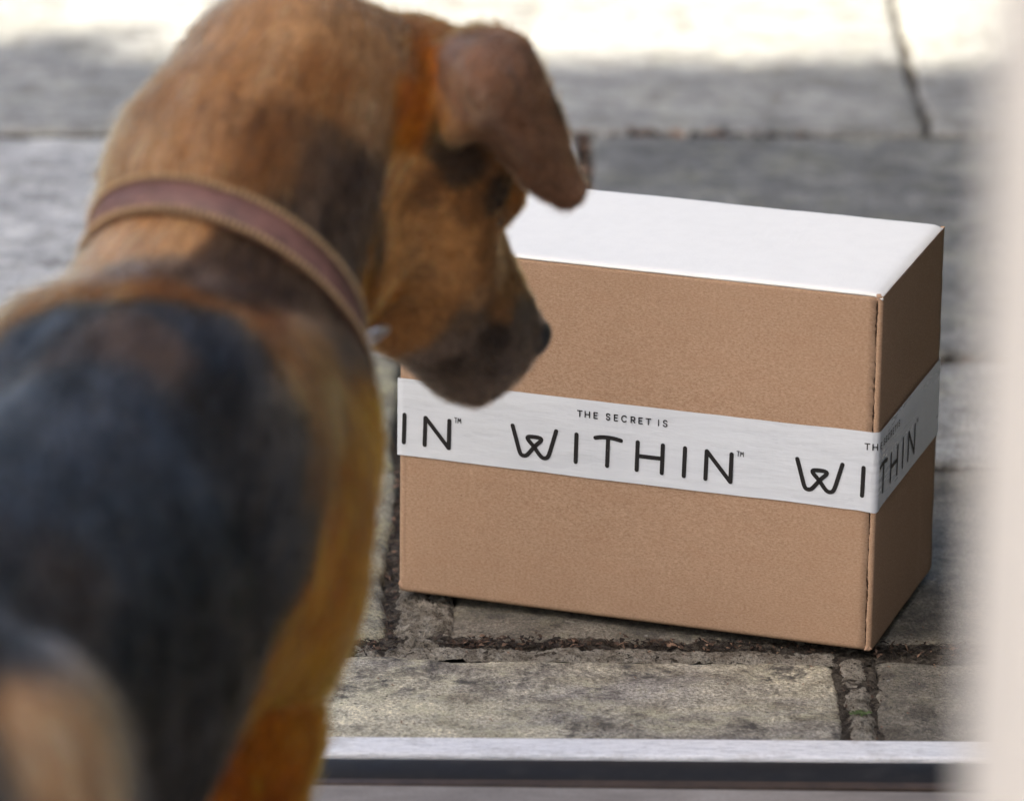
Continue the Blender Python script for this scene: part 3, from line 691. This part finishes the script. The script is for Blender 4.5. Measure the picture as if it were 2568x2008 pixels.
# ------------------------------------------------------------------ collar, fitted to the neck
def collar():
    ax = NA/np.linalg.norm(NA); c0 = vv(-.172, 2.93, .440) - ax*.004
    e1 = np.cross(ax, vv(0, 0, 1)); e1 /= np.linalg.norm(e1); e2 = np.cross(e1, ax)
    M = 160
    def surf(th, w):
        dr = e1*math.cos(th) + e2*math.sin(th); lo, hi = .03, .16; c = c0 + ax*w
        rs = np.linspace(lo, hi, 90); f = FLD.sample(c + rs[:, None]*dr); k = np.argmax(f > 0); return rs[k]
    R0 = np.array([surf(a, 0) for a in np.linspace(0, math.tau, M, endpoint=False)])
    for _ in range(8): R0 = np.maximum(R0, (np.roll(R0, 1) + np.roll(R0, -1))/2)*.5 + .25*(np.roll(R0, 1) + np.roll(R0, -1))
    sl0 = np.array([(surf(a, .010) - surf(a, -.010))/.02 for a in np.linspace(0, math.tau, M, endpoint=False)])
    for _ in range(25): sl0 = .5*sl0 + .25*(np.roll(sl0, 1) + np.roll(sl0, -1))
    root = empty('dog_collar', c0); tag(root, 'dusty brown leather collar with tan stitched edges, worn on the neck of the dog', 'collar')
    def pt(th, w, off):
        x = th/math.tau*M; i = int(x) % M; f = x - int(x); r = R0[i]*(1-f) + R0[(i+1) % M]*f; s = sl0[i]*(1-f) + sl0[(i+1) % M]*f
        return (e1*math.cos(th) + e2*math.sin(th))*(r + s*w + off) + ax*w
    def band(name, w0, w1, off, th_, mat, bulge=.0008):
        V, F = [], []; prof = [(w0, off), (w0 + .0006, off + th_), ((w0+w1)/2, off + th_ + bulge), (w1 - .0006, off + th_), (w1, off), ((w0+w1)/2, off - .001)]
        n = len(prof)
        for k in range(M):
            for (w, o_) in prof: V.append(pt(k/M*math.tau, w, o_))
        for k in range(M):
            for i in range(n):
                a = k*n + i; b = k*n + (i+1) % n; c = ((k+1) % M)*n + i; d = ((k+1) % M)*n + (i+1) % n; F.append((a, c, d, b))
        return obj_from(name, V, F, mat, root, True)
    band('leather_strap', -.0142, .0142, .0012, .0030, plain('dusty brown leather', (.135, .062, .046), .55, .4, 70, .4, .6))
    tanl = plain('tan rolled edging', (.13, .070, .034), .7, .3, 200, .3, .5)
    th_mat = plain('cream waxed thread', (.40, .26, .13), .7, .3, 200, .2)
    for s in (-1, 1):
        eb = band('rolled_edge', s*.0116 - .0024, s*.0116 + .0024, .0036, .0009, tanl, .0006)
        V, F = [], []
        for k in range(130):                                         # row of stitches
            th = (k + .5)/130*math.tau; p = pt(th, s*.0116 - .0022, .0058); q = pt(th + .010, s*.0116 + .0020, .0058)
            u = (q - p)/np.linalg.norm(q - p); no = np.cross(u, ax); no = p/np.linalg.norm(p); si = np.cross(u, no); b = len(V)
            for t_, w_ in ((0, .0005), (.3, .0015), (.7, .0015), (1, .0005)):
                c = p + (q - p)*t_
                for a in range(4): V.append(c + (si*math.cos(a*math.pi/2) + no*math.sin(a*math.pi/2))*w_)
            for r_ in range(3):
                for a in range(4): F.append((b+r_*4+a, b+r_*4+(a+1) % 4, b+r_*4+4+(a+1) % 4, b+r_*4+4+a))
        st = obj_from('stitching', V, F, th_mat, eb, True); st['kind'] = 'stuff'
    # steel dee ring by the throat on the right
    th0 = None; best = 9
    for k in range(M):
        p = pt(k/M*math.tau, .018, .010) + c0; d = np.linalg.norm(p - vv(-.092, 2.955, .424))
        if d < best: best, th0 = d, k/M*math.tau
    c = pt(th0, .016, .012); no = c/np.linalg.norm(c); tn = np.cross(ax, no); V, F = [], []; A_, Bn = 24, 8
    for i in range(A_):
        a = i/A_*math.tau; rr = vv(0, 0, 0) + tn*math.cos(a)*.010 + (ax*.8 + no*.6)*math.sin(a)*.011; ctr = c + rr; out = rr/np.linalg.norm(rr); ot = np.cross(out, tn*math.sin(a) - ax*math.cos(a)); ot = no
        for j in range(Bn):
            b = j/Bn*math.tau; V.append(ctr + (out*math.cos(b) + ot*math.sin(b))*.0021)
    for i in range(A_):
        for j in range(Bn): F.append((i*Bn+j, ((i+1) % A_)*Bn+j, ((i+1) % A_)*Bn+(j+1) % Bn, i*Bn+(j+1) % Bn))
    mm = Nodes('brushed steel'); mm.principled((.62, .60, .57), .3, None, .5, Metallic=1.0)
    obj_from('dee_ring', V, F, mm.mat, root, True)
collar()

# ------------------------------------------------------------------ the parcel
BW, BD, BH, BYAW = .36, .1817, .2701, -.3134
def kraft_mat(name='kraft cardboard', tint=(1, 1, 1), flute=0):
    m = Nodes(name); v = m.coord('Object')
    f1 = m.noise(m.mapping(v, scale=(1, 1, 2.2)), 420, 4, .7, .3); f2 = m.noise(m.mapping(v, scale=(1.6, 1, .8), rot=(0, .6, 0)), 900, 2, .6)
    big = m.noise(v, 9, 4, .6); blot = m.noise(m.mapping(v, scale=(.6, 1, 1.5)), 60, 4, .6)
    c = m.ramp(f1, [(.32, (.30, .185, .110)), (.5, (.40, .258, .160)), (.68, (.505, .338, .222))])
    c = m.mix(m.val(f2, .60, .74, 0, .5), c, (.21, .115, .062))
    c = m.mix(m.val(blot, .42, .68, 0, .25), c, (.36, .20, .115)); c = m.mix(m.val(big, .35, .7, 0, .14), c, (.55, .35, .22))
    sp = m.val(m.voronoi(m.mapping(v, scale=(1, 1, .6)), 95), .0, .055, 1, 0)
    c = m.mix(m.math('MULTIPLY', sp, .7), c, (.13, .07, .04))
    fl = m.n('TexWave', wave_type='BANDS', bands_direction='X'); m.set(fl, 'Vector', v); fl.inputs['Scale'].default_value = 42; fl.inputs['Distortion'].default_value = .6
    scuff = m.math('MULTIPLY', m.val(m.noise(m.mapping(v, scale=(1, 1, .25), rot=(0, .4, 0)), 24, 5, .7, .4), .60, .72), m.val(f1, .4, .6))
    c = m.mix(m.math('MULTIPLY', scuff, .35), c, (.60, .42, .28))
    edge = m.val(m.noise(m.mapping(v, loc=(3, 1, 5)), 5, 4, .6), .38, .66, 0, .22); c = m.mix(edge, c, (.33, .205, .12))
    c = m.mix(1.0, c, (*tint, 1), 'MULTIPLY')
    h = m.math('ADD', m.math('MULTIPLY', f1, .5), m.math('MULTIPLY', blot, .5))
    h = m.math('ADD', h, m.math('MULTIPLY', fl.outputs[1], .12)); h = m.math('ADD', h, m.math('MULTIPLY', m.noise(v, 14, 3), 1.6))
    m.principled(c, .85, m.bump(h, .22, .0012), .2); return m.mat
def white_board_mat():
    m = Nodes('white printed cardboard'); v = m.coord('Object')
    w = m.n('TexWave', wave_type='BANDS', bands_direction='X'); m.set(w, 'Vector', v); w.inputs['Scale'].default_value = 44
    w.inputs['Distortion'].default_value = 5.0; w.inputs['Detail'].default_value = 3
    a = m.noise(v, 70, 4, .6); b = m.noise(v, 500, 3)
    c = m.mix(m.val(a, .4, .75, 0, .4), (.81, .79, .72), (.74, .72, .655))
    scratch = m.val(m.voronoi(m.mapping(v, scale=(1, 2.5, 1)), 40), 0, .03, 1, 0)
    c = m.mix(m.math('MULTIPLY', scratch, .5), c, (.40, .35, .30))
    h = m.math('ADD', m.math('MULTIPLY', w.outputs[1], m.val(m.noise(v, 14, 3), .45, .7, 0, .13)), m.math('MULTIPLY', b, .3))
    m.principled(c, .6, m.bump(h, .35, .0015), .35); return m.mat
def tape_mat():
    m = Nodes('white paper tape'); v = m.coord('Object'); a = m.noise(m.mapping(v, scale=(.5, .5, 3)), 26, 4, .6); b = m.noise(v, 220, 3)
    c = m.mix(m.val(a, .35, .7, 0, 1), (.63, .65, .66), (.70, .72, .725))
    m.principled(c, m.val(a, .3, .7, .22, .4), m.bump(m.math('ADD', m.math('MULTIPLY', m.noise(m.mapping(v, scale=(1, 1, .35)), 12, 4, .6, .6), 2.2), m.math('ADD', a, m.math('MULTIPLY', b, .15))), .35, .0025), .5); return m.mat
def ink_mat():
    m = Nodes('black print ink'); v = m.coord('Object'); a = m.noise(v, 420, 4, .7); s = m.noise(m.mapping(v, scale=(2, 2, .4), rot=(0, .5, 0)), 320, 3, .7)
    c = m.mix(m.val(s, .66, .74, 0, .5), (.014, .012, .011), (.22, .20, .18)); m.principled(c, .5, None, .4); return m.mat
KRAFT, WHITEB, TAPE, INK = kraft_mat(), white_board_mat(), tape_mat(), ink_mat()
KRAFT_EDGE = kraft_mat('torn cardboard edge', (1.15, 1.15, 1.2))
DARKGAP = plain('dark flute gap', (.05, .032, .02), .9, .1, 300, .4)

parcel = empty('cardboard_box', (-.0825, 3.5662, .0022), BYAW)
tag(parcel, 'brown cardboard parcel with white top and printed white tape round its middle', 'box')
t = .003
def jag(z, s, amp=.0006): return amp*1.1*fbm(z*420, s, .3, 4) + amp*1.2*fbm(z*60, s, 3.3, 3) + amp*.9*max(0, fbm(z*900, s, 8.0, 2))
def wob(u, s, amp=.0004): return amp*fbm(u*14, s, 2.0, 3)
zs = np.linspace(.0012, BH - .0022, 220)
SEAM = BW - .0048
# front panel: left edge rounds into the corner, right edge is the ragged cut beside the seam; faintly bowed like real board
def front_panel():
    xs = [0.0006, .0022, .004] + list(np.linspace(.012, SEAM - .006, 40)) + [None]; V, F = [], []
    n = len(xs)
    def bow(x, z): return .0009*math.sin(math.pi*x/BW)*math.sin(math.pi*z/BH)
    for z in zs:
        ze = .0012*max(0, 1 - min(z - .0012, BH - .0022 - z)/.002)
        for i, x in enumerate(xs):
            xx = SEAM + jag(z, 1.3) if x is None else x
            y0 = (.0018, .0005, .0001)[i] if i < 3 else 0.0
            V.append((xx, y0 + ze - bow(xx, z) + wob(xx + z, 4, .0002), z))
    m0 = len(V)
    for z in zs:
        for i, x in enumerate(xs):
            xx = SEAM + jag(z, 1.3) if x is None else x
            V.append((xx, t, z))
    N = len(zs)
    for j in range(N - 1):
        for i in range(n - 1):
            a = j*n + i; F.append((a, a+1, a+1+n, a+n)); b = m0 + a; F.append((b, b+n, b+1+n, b+1))
        for i in (0, n - 1):
            a = j*n + i; F.append((a, a+n, m0+a+n, m0+a) if i == 0 else (a, m0+a, m0+a+n, a+n))
    for i in range(n - 1):
        F.append((i, m0+i, m0+i+1, i+1)); a = (N-1)*n + i; F.append((a, a+1, m0+a+1, m0+a))
    return obj_from('front_panel', V, F, KRAFT, parcel, False)
fp = front_panel()
fp.data.polygons.foreach_set('use_smooth', [len(set(p.vertices)) == 4 and abs(p.normal.y) > .5 for p in fp.data.polygons])

def side_panel(right=True):
    """board with a rounded front corner return and a ragged back edge, an extruded L in plan"""
    r = .0024; V, F = [], []
    arc = [(BW - r + r*math.sin(a), r - r*math.cos(a)) for a in np.linspace(0, math.pi/2, 6)]
    plan = [(None, 0.0)] + arc + [(BW, y) for y in np.linspace(.02, BD - .006, 14)] + [('b', BD - .0005)]
    inner = [(None, t)] + [(BW - t, t)]*len(arc) + [(BW - t, max(t, y)) for y in np.linspace(.02, BD - .006, 14)] + [('b', BD - .0005)]
    n = len(plan)
    for lay in (plan, inner):
        for z in zs:
            for i, (x, y) in enumerate(lay):
                if x is None: xx, yy = SEAM + .0009 + jag(z, 4.4, .0004), y
                elif x == 'b': xx, yy = (BW if lay is plan else BW - t), y + jag(z, 8.1, .0009)
                else: xx, yy = x, y
                if lay is plan and i > n - 16:
                    xx -= .0010*math.sin(math.pi*min(1, max(0, yy/BD)))*math.sin(math.pi*z/BH) - .0005*fbm(yy*20, z*20, 3)
                V.append((xx, yy, z))
    N = len(zs); m0 = N*n
    for j in range(N - 1):
        for i in range(n - 1):
            a = j*n + i; F.append((a, a+1, a+1+n, a+n)); b = m0 + a; F.append((b, b+n, b+1+n, b+1))
        a = j*n; F.append((a, a+n, m0+a+n, m0+a)); a = j*n + n - 1; F.append((a, m0+a, m0+a+n, a+n))
    for i in range(n - 1): F.append((i, m0+i, m0+i+1, i+1))
    o = obj_from('side_panel', V, F, KRAFT, parcel, False)
    o.data.polygons.foreach_set('use_smooth', [abs(p.normal.z) < .5 for p in o.data.polygons]); return o
sp = side_panel()
bm = bm_box(bmesh.new(), SEAM - .0016, SEAM + .0022, .0011, .0027, .0016, BH - .003); obj_bm('flute_gap', bm, DARKGAP, parcel)
bm = bm_box(bmesh.new(), .0005, .0035, .0032, BD - .0005, .0012, BH - .0022, .0006, 1); obj_bm('side_panel', bm, KRAFT, parcel)
bm = bm_box(bmesh.new(), .004, BW - .0036, BD - .0032, BD, .0012, BH - .0022, .0006, 1); obj_bm('back_panel', bm, KRAFT, parcel)
bm = bm_box(bmesh.new(), .0038, BW - .0038, .0034, BD - .0036, .0, .003, .0006, 1); obj_bm('bottom_panel', bm, KRAFT, parcel)
# white top: edges roll over the walls, right-hand edge softest, surface slightly dished
def top_panel():
    V, F = [], []; nx, ny = 60, 34
    xs = np.concatenate([[-.0004, .0006, .0025], np.linspace(.008, BW - .012, nx), [BW - .007, BW - .0035, BW - .0012, BW - .0001]])
    ys = np.concatenate([[-.0004, .0006, .0022], np.linspace(.008, BD - .008, ny), [BD - .003, BD - .001, BD + .0002]])
    for y in ys:
        for x in xs:
            el, er = x, BW - x; ef, eb = y, BD - y
            z = BH - .0003 + .0006*fbm(x*9, y*9, 7) + .0002*fbm(x*60, y*8, 1)
            z -= .0021*max(0, 1 - (el + .0004)/.003)**2 + .0030*max(0, 1 - er/.008)**2 + .0019*max(0, 1 - (ef + .0004)/.003)**2 + .0021*max(0, 1 - (eb + .0002)/.0035)**2
            V.append((x + (.0005*fbm(y*40, 3) if er < .001 else 0), y + (.0003*fbm(x*60, 9) if ef < .001 or eb < .001 else 0), z))
    W = len(xs); H = len(ys); m0 = len(V)
    for (x, y, z) in list(V): V.append((min(max(x, .0006), BW - .0008), min(max(y, .0006), BD - .0008), BH - .0030))
    for j in range(H - 1):
        for i in range(W - 1):
            a = j*W + i; F.append((a, a+1, a+1+W, a+W)); b = m0 + a; F.append((b, b+W, b+1+W, b+1))
    for i in range(W - 1):
        F.append((i, m0+i, m0+i+1, i+1)); a = (H-1)*W + i; F.append((a, a+1, m0+a+1, m0+a))
    for j in range(H - 1):
        a = j*W; F.append((a, a+W, m0+a+W, m0+a)); a = j*W + W - 1; F.append((a, m0+a, m0+a+W, a+W))
    return obj_from('top_panel', V, F, WHITEB, parcel, True)
top_panel()
# crushed corner tabs where the board is folded
def crumple(x, y, z, s, seed):
    bm = bmesh.new(); bmesh.ops.create_icosphere(bm, subdivisions=2, radius=1.0)
    for v in bm.verts:
        k = 1 + .5*fbm(v.co.x*2 + seed, v.co.y*2, v.co.z*2)
        v.co = Vector((x + v.co.x*s[0]*k, y + v.co.y*s[1]*k, z + v.co.z*s[2]*k))
    return obj_bm('folded_corner', bm, KRAFT_EDGE, parcel)
crumple(BW - .0040, .0012, BH - .0030, (.0026, .0018, .0022), 3); crumple(BW - .0030, .0012, .0030, (.0030, .0016, .0026), 8); crumple(.0022, .0014, .0065, (.0020, .0014, .0036), 5)
# perforated score line near the left edge
V, F = [], []
for i in range(120):
    z = .010 + i*(.098)/120; x = .0046 + .0003*fbm(z*200, 1); b = len(V); L = .00052
    V += [(x - .00022, -.00045, z - L/2), (x + .00022, -.00045, z - L/2), (x + .00022, -.00045, z + L/2), (x - .00022, -.00045, z + L/2)]
    F.append((b, b+1, b+2, b+3))
obj_from('score_line', V, F, KRAFT_EDGE, parcel)

# tape band: all the way round, wrapped softly over the right front corner
TZ0, TZ1 = .1078, .1670
RC = .0042
def tape_xy(s, off):
    """plan position of distance s along the front and on round the right side"""
    if s <= BW - RC:
        x, y = s, -off - (.0009*math.sin(math.pi*s/BW)*math.sin(math.pi*.137/BH) if 0 < s < BW else 0)
        return x, y
    if s >= BW + RC: return BW + off, s - BW
    a = (s - (BW - RC))/(2*RC)*math.pi/2
    return BW - RC + (RC + off)*math.sin(a), RC - (RC + off)*math.cos(a)
def make_tape():
    V, F = [], []; S = np.concatenate([np.linspace(-.0008, BW - RC, 70), np.linspace(BW - RC, BW + RC, 12)[1:], np.linspace(BW + RC, BW + BD, 34)[1:]])
    Z = np.linspace(0, 1, 12)
    plan = [tape_xy(s, .0009) for s in S] + [(x, BD + .0009) for x in np.linspace(BW, 0, 8)] + [(-.0006, y) for y in np.linspace(BD, .002, 6)]
    for k, (x, y) in enumerate(plan):
        s = S[k] if k < len(S) else BW + BD
        for w in Z:
            z = TZ0 + (TZ1 - TZ0)*w + (.0005*fbm(s*16, w, 5) - (.0016*max(0, 1 - abs(s - BW)/.012) if w < .2 else 0))*(1 if w in (0, 1) or w < .2 else .3)
            puck = .0007*max(0, 1 - abs(s - (BW - .006))/.008)*fbm(w*9, s*300, 2)
            V.append((x, y - puck if k < len(S) else y, z))
    n = len(Z); m = len(plan)
    for k in range(m):
        for i in range(n - 1):
            a = k*n + i; b = ((k+1) % m)*n + i; F.append((a, b, b+1, a+1))
    return obj_from('tape', V, F, TAPE, parcel, True)
tape = make_tape()
tape['label'] = 'white tape band with black lettering'

def ribbon(strokes, width, ds=0.0):
    """strokes: lists of (s, z) in mm; returns a thin raised mesh that follows the tape"""
    V, F = [], []
    for k, st in enumerate(strokes):
        P = [np.array(p, float) for p in st]; Q = [P[0]]
        for a, b in zip(P[:-1], P[1:]):
            m = max(1, int(np.linalg.norm(b - a)/.5))
            Q += [a + (b - a)*i/m for i in range(1, m + 1)]
        off = .00125 + .00003*k; h = width/2; cols = []
        d0 = (Q[1] - Q[0])/np.linalg.norm(Q[1] - Q[0]); d1 = (Q[-1] - Q[-2])/np.linalg.norm(Q[-1] - Q[-2])
        for a in (75, 50, 25): cols.append((Q[0] - d0*h*math.sin(math.radians(a)), d0, h*math.cos(math.radians(a))))
        for i, q in enumerate(Q):
            d = Q[min(i+1, len(Q)-1)] - Q[max(i-1, 0)]; cols.append((q, d/np.linalg.norm(d), h))
        for a in (25, 50, 75): cols.append((Q[-1] + d1*h*math.sin(math.radians(a)), d1, h*math.cos(math.radians(a))))
        b0 = len(V)
        for q, d, hw in cols:
            nrm = np.array((-d[1], d[0])); r = .06*fbm(q[0]*1.7, q[1]*1.7, k)
            for sd in (-1, 1):
                p = q + nrm*(hw + r*.6)*sd; x, y = tape_xy((p[0] + ds)/1000, off); V.append((x, y, p[1]/1000))
        for i in range(len(cols) - 1): a = b0 + 2*i; F.append((a, a+1, a+3, a+2))
    return V, F
def smooth(pts, it=3):
    P = [np.array(p, float) for p in pts]
    for _ in range(it):
        Q = [P[0]]
        for a, b in zip(P[:-1], P[1:]): Q += [a*.75 + b*.25, a*.25 + b*.75]
        P = Q + [P[-1]]
    return P
Wm = smooth([(88, 141), (91.2, 130), (93.6, 121.2), (95.3, 119.0), (98.6, 119.0), (101.4, 122.2), (105.2, 127.4), (110.4, 132.2), (109.4, 134.0), (104.5, 134.3), (99.6, 134.0), (99.4, 132.0), (104.4, 127.0), (108.4, 121.4), (111.0, 118.8), (114.2, 118.9), (116.0, 121.5), (118.6, 131), (121.2, 140.6)], 2)
GL = [('W', [Wm]), ('I', [[(136.7, 140.0), (136.3, 119.0)]]), ('T', [smooth([(151.0, 139.2), (156, 140.4), (164, 140.4), (170.3, 139.2)]), [(160.6, 139.6), (160.2, 118.8)]]),
      ('H', [[(182.9, 139.6), (182.5, 118.4)], [(201.8, 139.4), (201.4, 118.3)], [(183.0, 129.2), (201.5, 129.2)]]), ('I', [[(218.4, 139.3), (217.9, 118)]]),
      ('N', [[(234.1, 117.9), (234.6, 138.9)], [(234.8, 138.9), (252.6, 117.7)], [(252.7, 117.7), (253.1, 138.8)]])]
def lab(V, F, nm): return obj_from(nm, V, F, INK, tape)
for ds, keep in ((-213.6, (4, 5)), (0, range(6)), (213.6, range(6))):
    for i in keep:
        V, F = ribbon(GL[i][1], 3.15, ds); lab(V, F, 'printed_letter')
    if ds < 200 or True:
        tm = [[(257.0, 141.6), (259.0, 141.6)], [(258.0, 141.6), (258.0, 138.0)], [(259.7, 138.0), (259.9, 141.6), (260.8, 139.4), (261.7, 141.6), (261.9, 138.0)]]
        V, F = ribbon(tm, .55, ds); lab(V, F, 'trademark_sign')
def cap(ch, x, w, z0=154.0, h=4.3):
    g = {'T': [[(0, 1), (1, 1)], [(.5, 1), (.5, 0)]], 'H': [[(0, 0), (0, 1)], [(1, 0), (1, 1)], [(0, .5), (1, .5)]],
         'E': [[(1, 1), (0, 1), (0, .999)], [(0, 1), (0, 0)], [(0, 0), (1, 0)], [(0, .52), (.88, .52)]], 'I': [[(.5, 0), (.5, 1)]],
         'C': [[(.5 + .5*math.cos(a), .5 + .52*math.sin(a)) for a in np.radians(np.linspace(45, 315, 16))]],
         'R': [[(0, 0), (0, 1)], smooth([(0, 1), (.6, 1), (.95, .95), (.95, .5), (.6, .46), (0, .46)], 2), [(.5, .46), (1, 0)]],
         'S': [smooth([(.95, .84), (.72, 1.03), (.2, 1.03), (.02, .8), (.1, .55), (.88, .45), (1.0, .2), (.78, -.03), (.25, -.03), (.0, .18)], 2)]}[ch]
    return [[(x + p[0]*w, z0 + p[1]*h) for p in s] for s in g]
words = [[('T', 137.2, 3.4), ('H', 143.0, 3.3), ('E', 149.7, 2.5)], [('S', 159.0, 2.6), ('E', 165.0, 2.4), ('C', 170.5, 4.0), ('R', 177.7, 2.8), ('E', 183.6, 2.4), ('T', 189.0, 3.4)], [('I', 197.4, 1.6), ('S', 201.8, 2.8)]]
for ds in (0, 213.6):
    for wd in words:
        st = [s for c in wd for s in cap(*c)]; V, F = ribbon(st, .88, ds); lab(V, F, 'printed_word')

# ------------------------------------------------------------------ unseen building added behind the camera to cast the patio shade
def shade_caster():
    h = 13.0; yf = 5.11 - h*(-sun_dir.y/sun_dir.z); cx, cy = -7.0, yf - 2
    r = empty('shade_caster', (cx, cy, 0)); tag(r, 'unseen tall building with a sloping top, added behind the viewpoint to cast shade', 'shade_caster')
    def prism(name, prof, y0, y1, mat):
        n = len(prof); V = [(x - cx, y0 - cy, z) for x, z in prof] + [(x - cx, y1 - cy, z) for x, z in prof]
        F = [tuple(range(n)), tuple(range(2*n - 1, n - 1, -1))] + [(i, i + n, (i+1) % n + n, (i+1) % n) for i in range(n)]
        return obj_from(name, V, F, mat, r)
    prism('wall', [(-9.4, 0), (-9.4, 12.8), (-7.7, 12.8), (-4.6, 8.7), (-4.6, 0)], yf - 4, yf - .06, plain('pale render', (.5, .47, .42), .85, .2, 8, .1))
    prism('roof', [(-9.5, 12.81), (-9.5, 13.0), (-7.62, 13.0), (-4.4, 8.75), (-4.55, 8.64), (-7.69, 12.81)], yf - 4.1, yf, plain('slate', (.12, .12, .13), .7, .4, 12, .25))
    for i in range(2):
        for j in range(3):
            xx = -8.8 + i*2.0 - cx; zz = 1.0 + j*3.2
            bm = bm_box(bmesh.new(), xx, xx+1.1, yf-cy-.055, yf-cy-.02, zz, zz+1.5); w = obj_bm('window', bm, plain('dark window glass', (.03, .035, .04), .1, .5), r)
    return h, yf
HH, HY = shade_caster()
def shadow_foliage():  # unseen leaves added to roughen the edge of the cast shadow
    V, F = [], []; r = random.Random(3)
    def cl(x, n, sx, sz):
        for _ in range(n):
            p = Vector((x + r.gauss(0, sx), HY - r.uniform(0, .25), HH - .02 + abs(r.gauss(0, sz)))); L = r.uniform(.03, .075)
            a = Vector((r.gauss(0, 1), r.gauss(0, 1), r.gauss(0, 1))).normalized(); b = a.orthogonal().normalized(); q = len(V)
            for s in ((-1, 0), (0, .55), (1, 0), (0, -.55)): V.append(p + a*L*s[0] + b*L*s[1])
            F.append((q, q+1, q+2, q+3))
    k = sun_dir.x/sun_dir.z*HH
    cl(-.54 + k, 130, .06, .06); cl(-.36 + k, 30, .06, .03); cl(.06 + k, 60, .10, .02); cl(.26 + k, 60, .12, .025); cl(.5 + k, 40, .05, .015); cl(-1.2+k, 300, .2, .1)
    o = obj_from('shadow_foliage', V, F, plain('creeper leaf', (.06, .1, .03), .6, .4, 20, .3)); tag(o, 'unseen leafy sprigs added along the roof edge to roughen its shadow', 'shadow_foliage', kind='stuff')
shadow_foliage()

# unseen leafy block added right of the patio to keep light off the box
def side_light_block():
    r = random.Random(9); root = empty('side_light_block', (1.28, 4.4, 0)); tag(root, 'unseen dark leafy block added right of the patio to block side light', 'side_light_block')
    bm = bm_box(bmesh.new(), -.28, .28, -1.0, 1.6, .0, 2.25)
    for v in bm.verts: pass
    m = plain('evergreen leaf', (.022, .04, .014), .6, .3, 30, .4); obj_bm('inner_growth', bm, plain('shaded twigs', (.012, .014, .008), .9, .1, 30, .4), root)
    V, F = [], []
    for _ in range(9000):
        y = r.uniform(-1.03, 1.63); z = r.uniform(.02, 2.28); f = r.random(); x = -.30 + r.uniform(-.04, .03)
        if f < .15: x = r.uniform(-.3, .3); z = 2.27 + r.uniform(-.04, .05)
        elif f < .25: x = r.uniform(-.3, .3); y = -1.02 + r.uniform(-.04, .03)
        a = Vector((r.gauss(0, 1), r.gauss(0, 1), r.gauss(0, 1))).normalized(); b = a.orthogonal().normalized(); L = r.uniform(.02, .045); q = len(V); p = Vector((x, y, z))
        for s in ((-1, 0), (0, .45), (1, 0), (0, -.45)): V.append(p + a*L*s[0] + b*L*s[1])
        F.append((q, q+1, q+2, q+3))
    o = obj_from('foliage', V, F, m, root); o['kind'] = 'stuff'
side_light_block()

# unseen wall right of the doorway, added to block light on the box side
dw = empty('light_block_wall', (.62, 3.06, 0)); tag(dw, 'unseen rendered wall right of the doorway, added to block light', 'wall')
bm = bm_box(bmesh.new(), 0, 2.4, -.12, .12, .0125, 2.7, .004, 2); obj_bm('wall', bm, plain('grey brown render', (.10, .085, .07), .9, .2, 14, .15), dw)
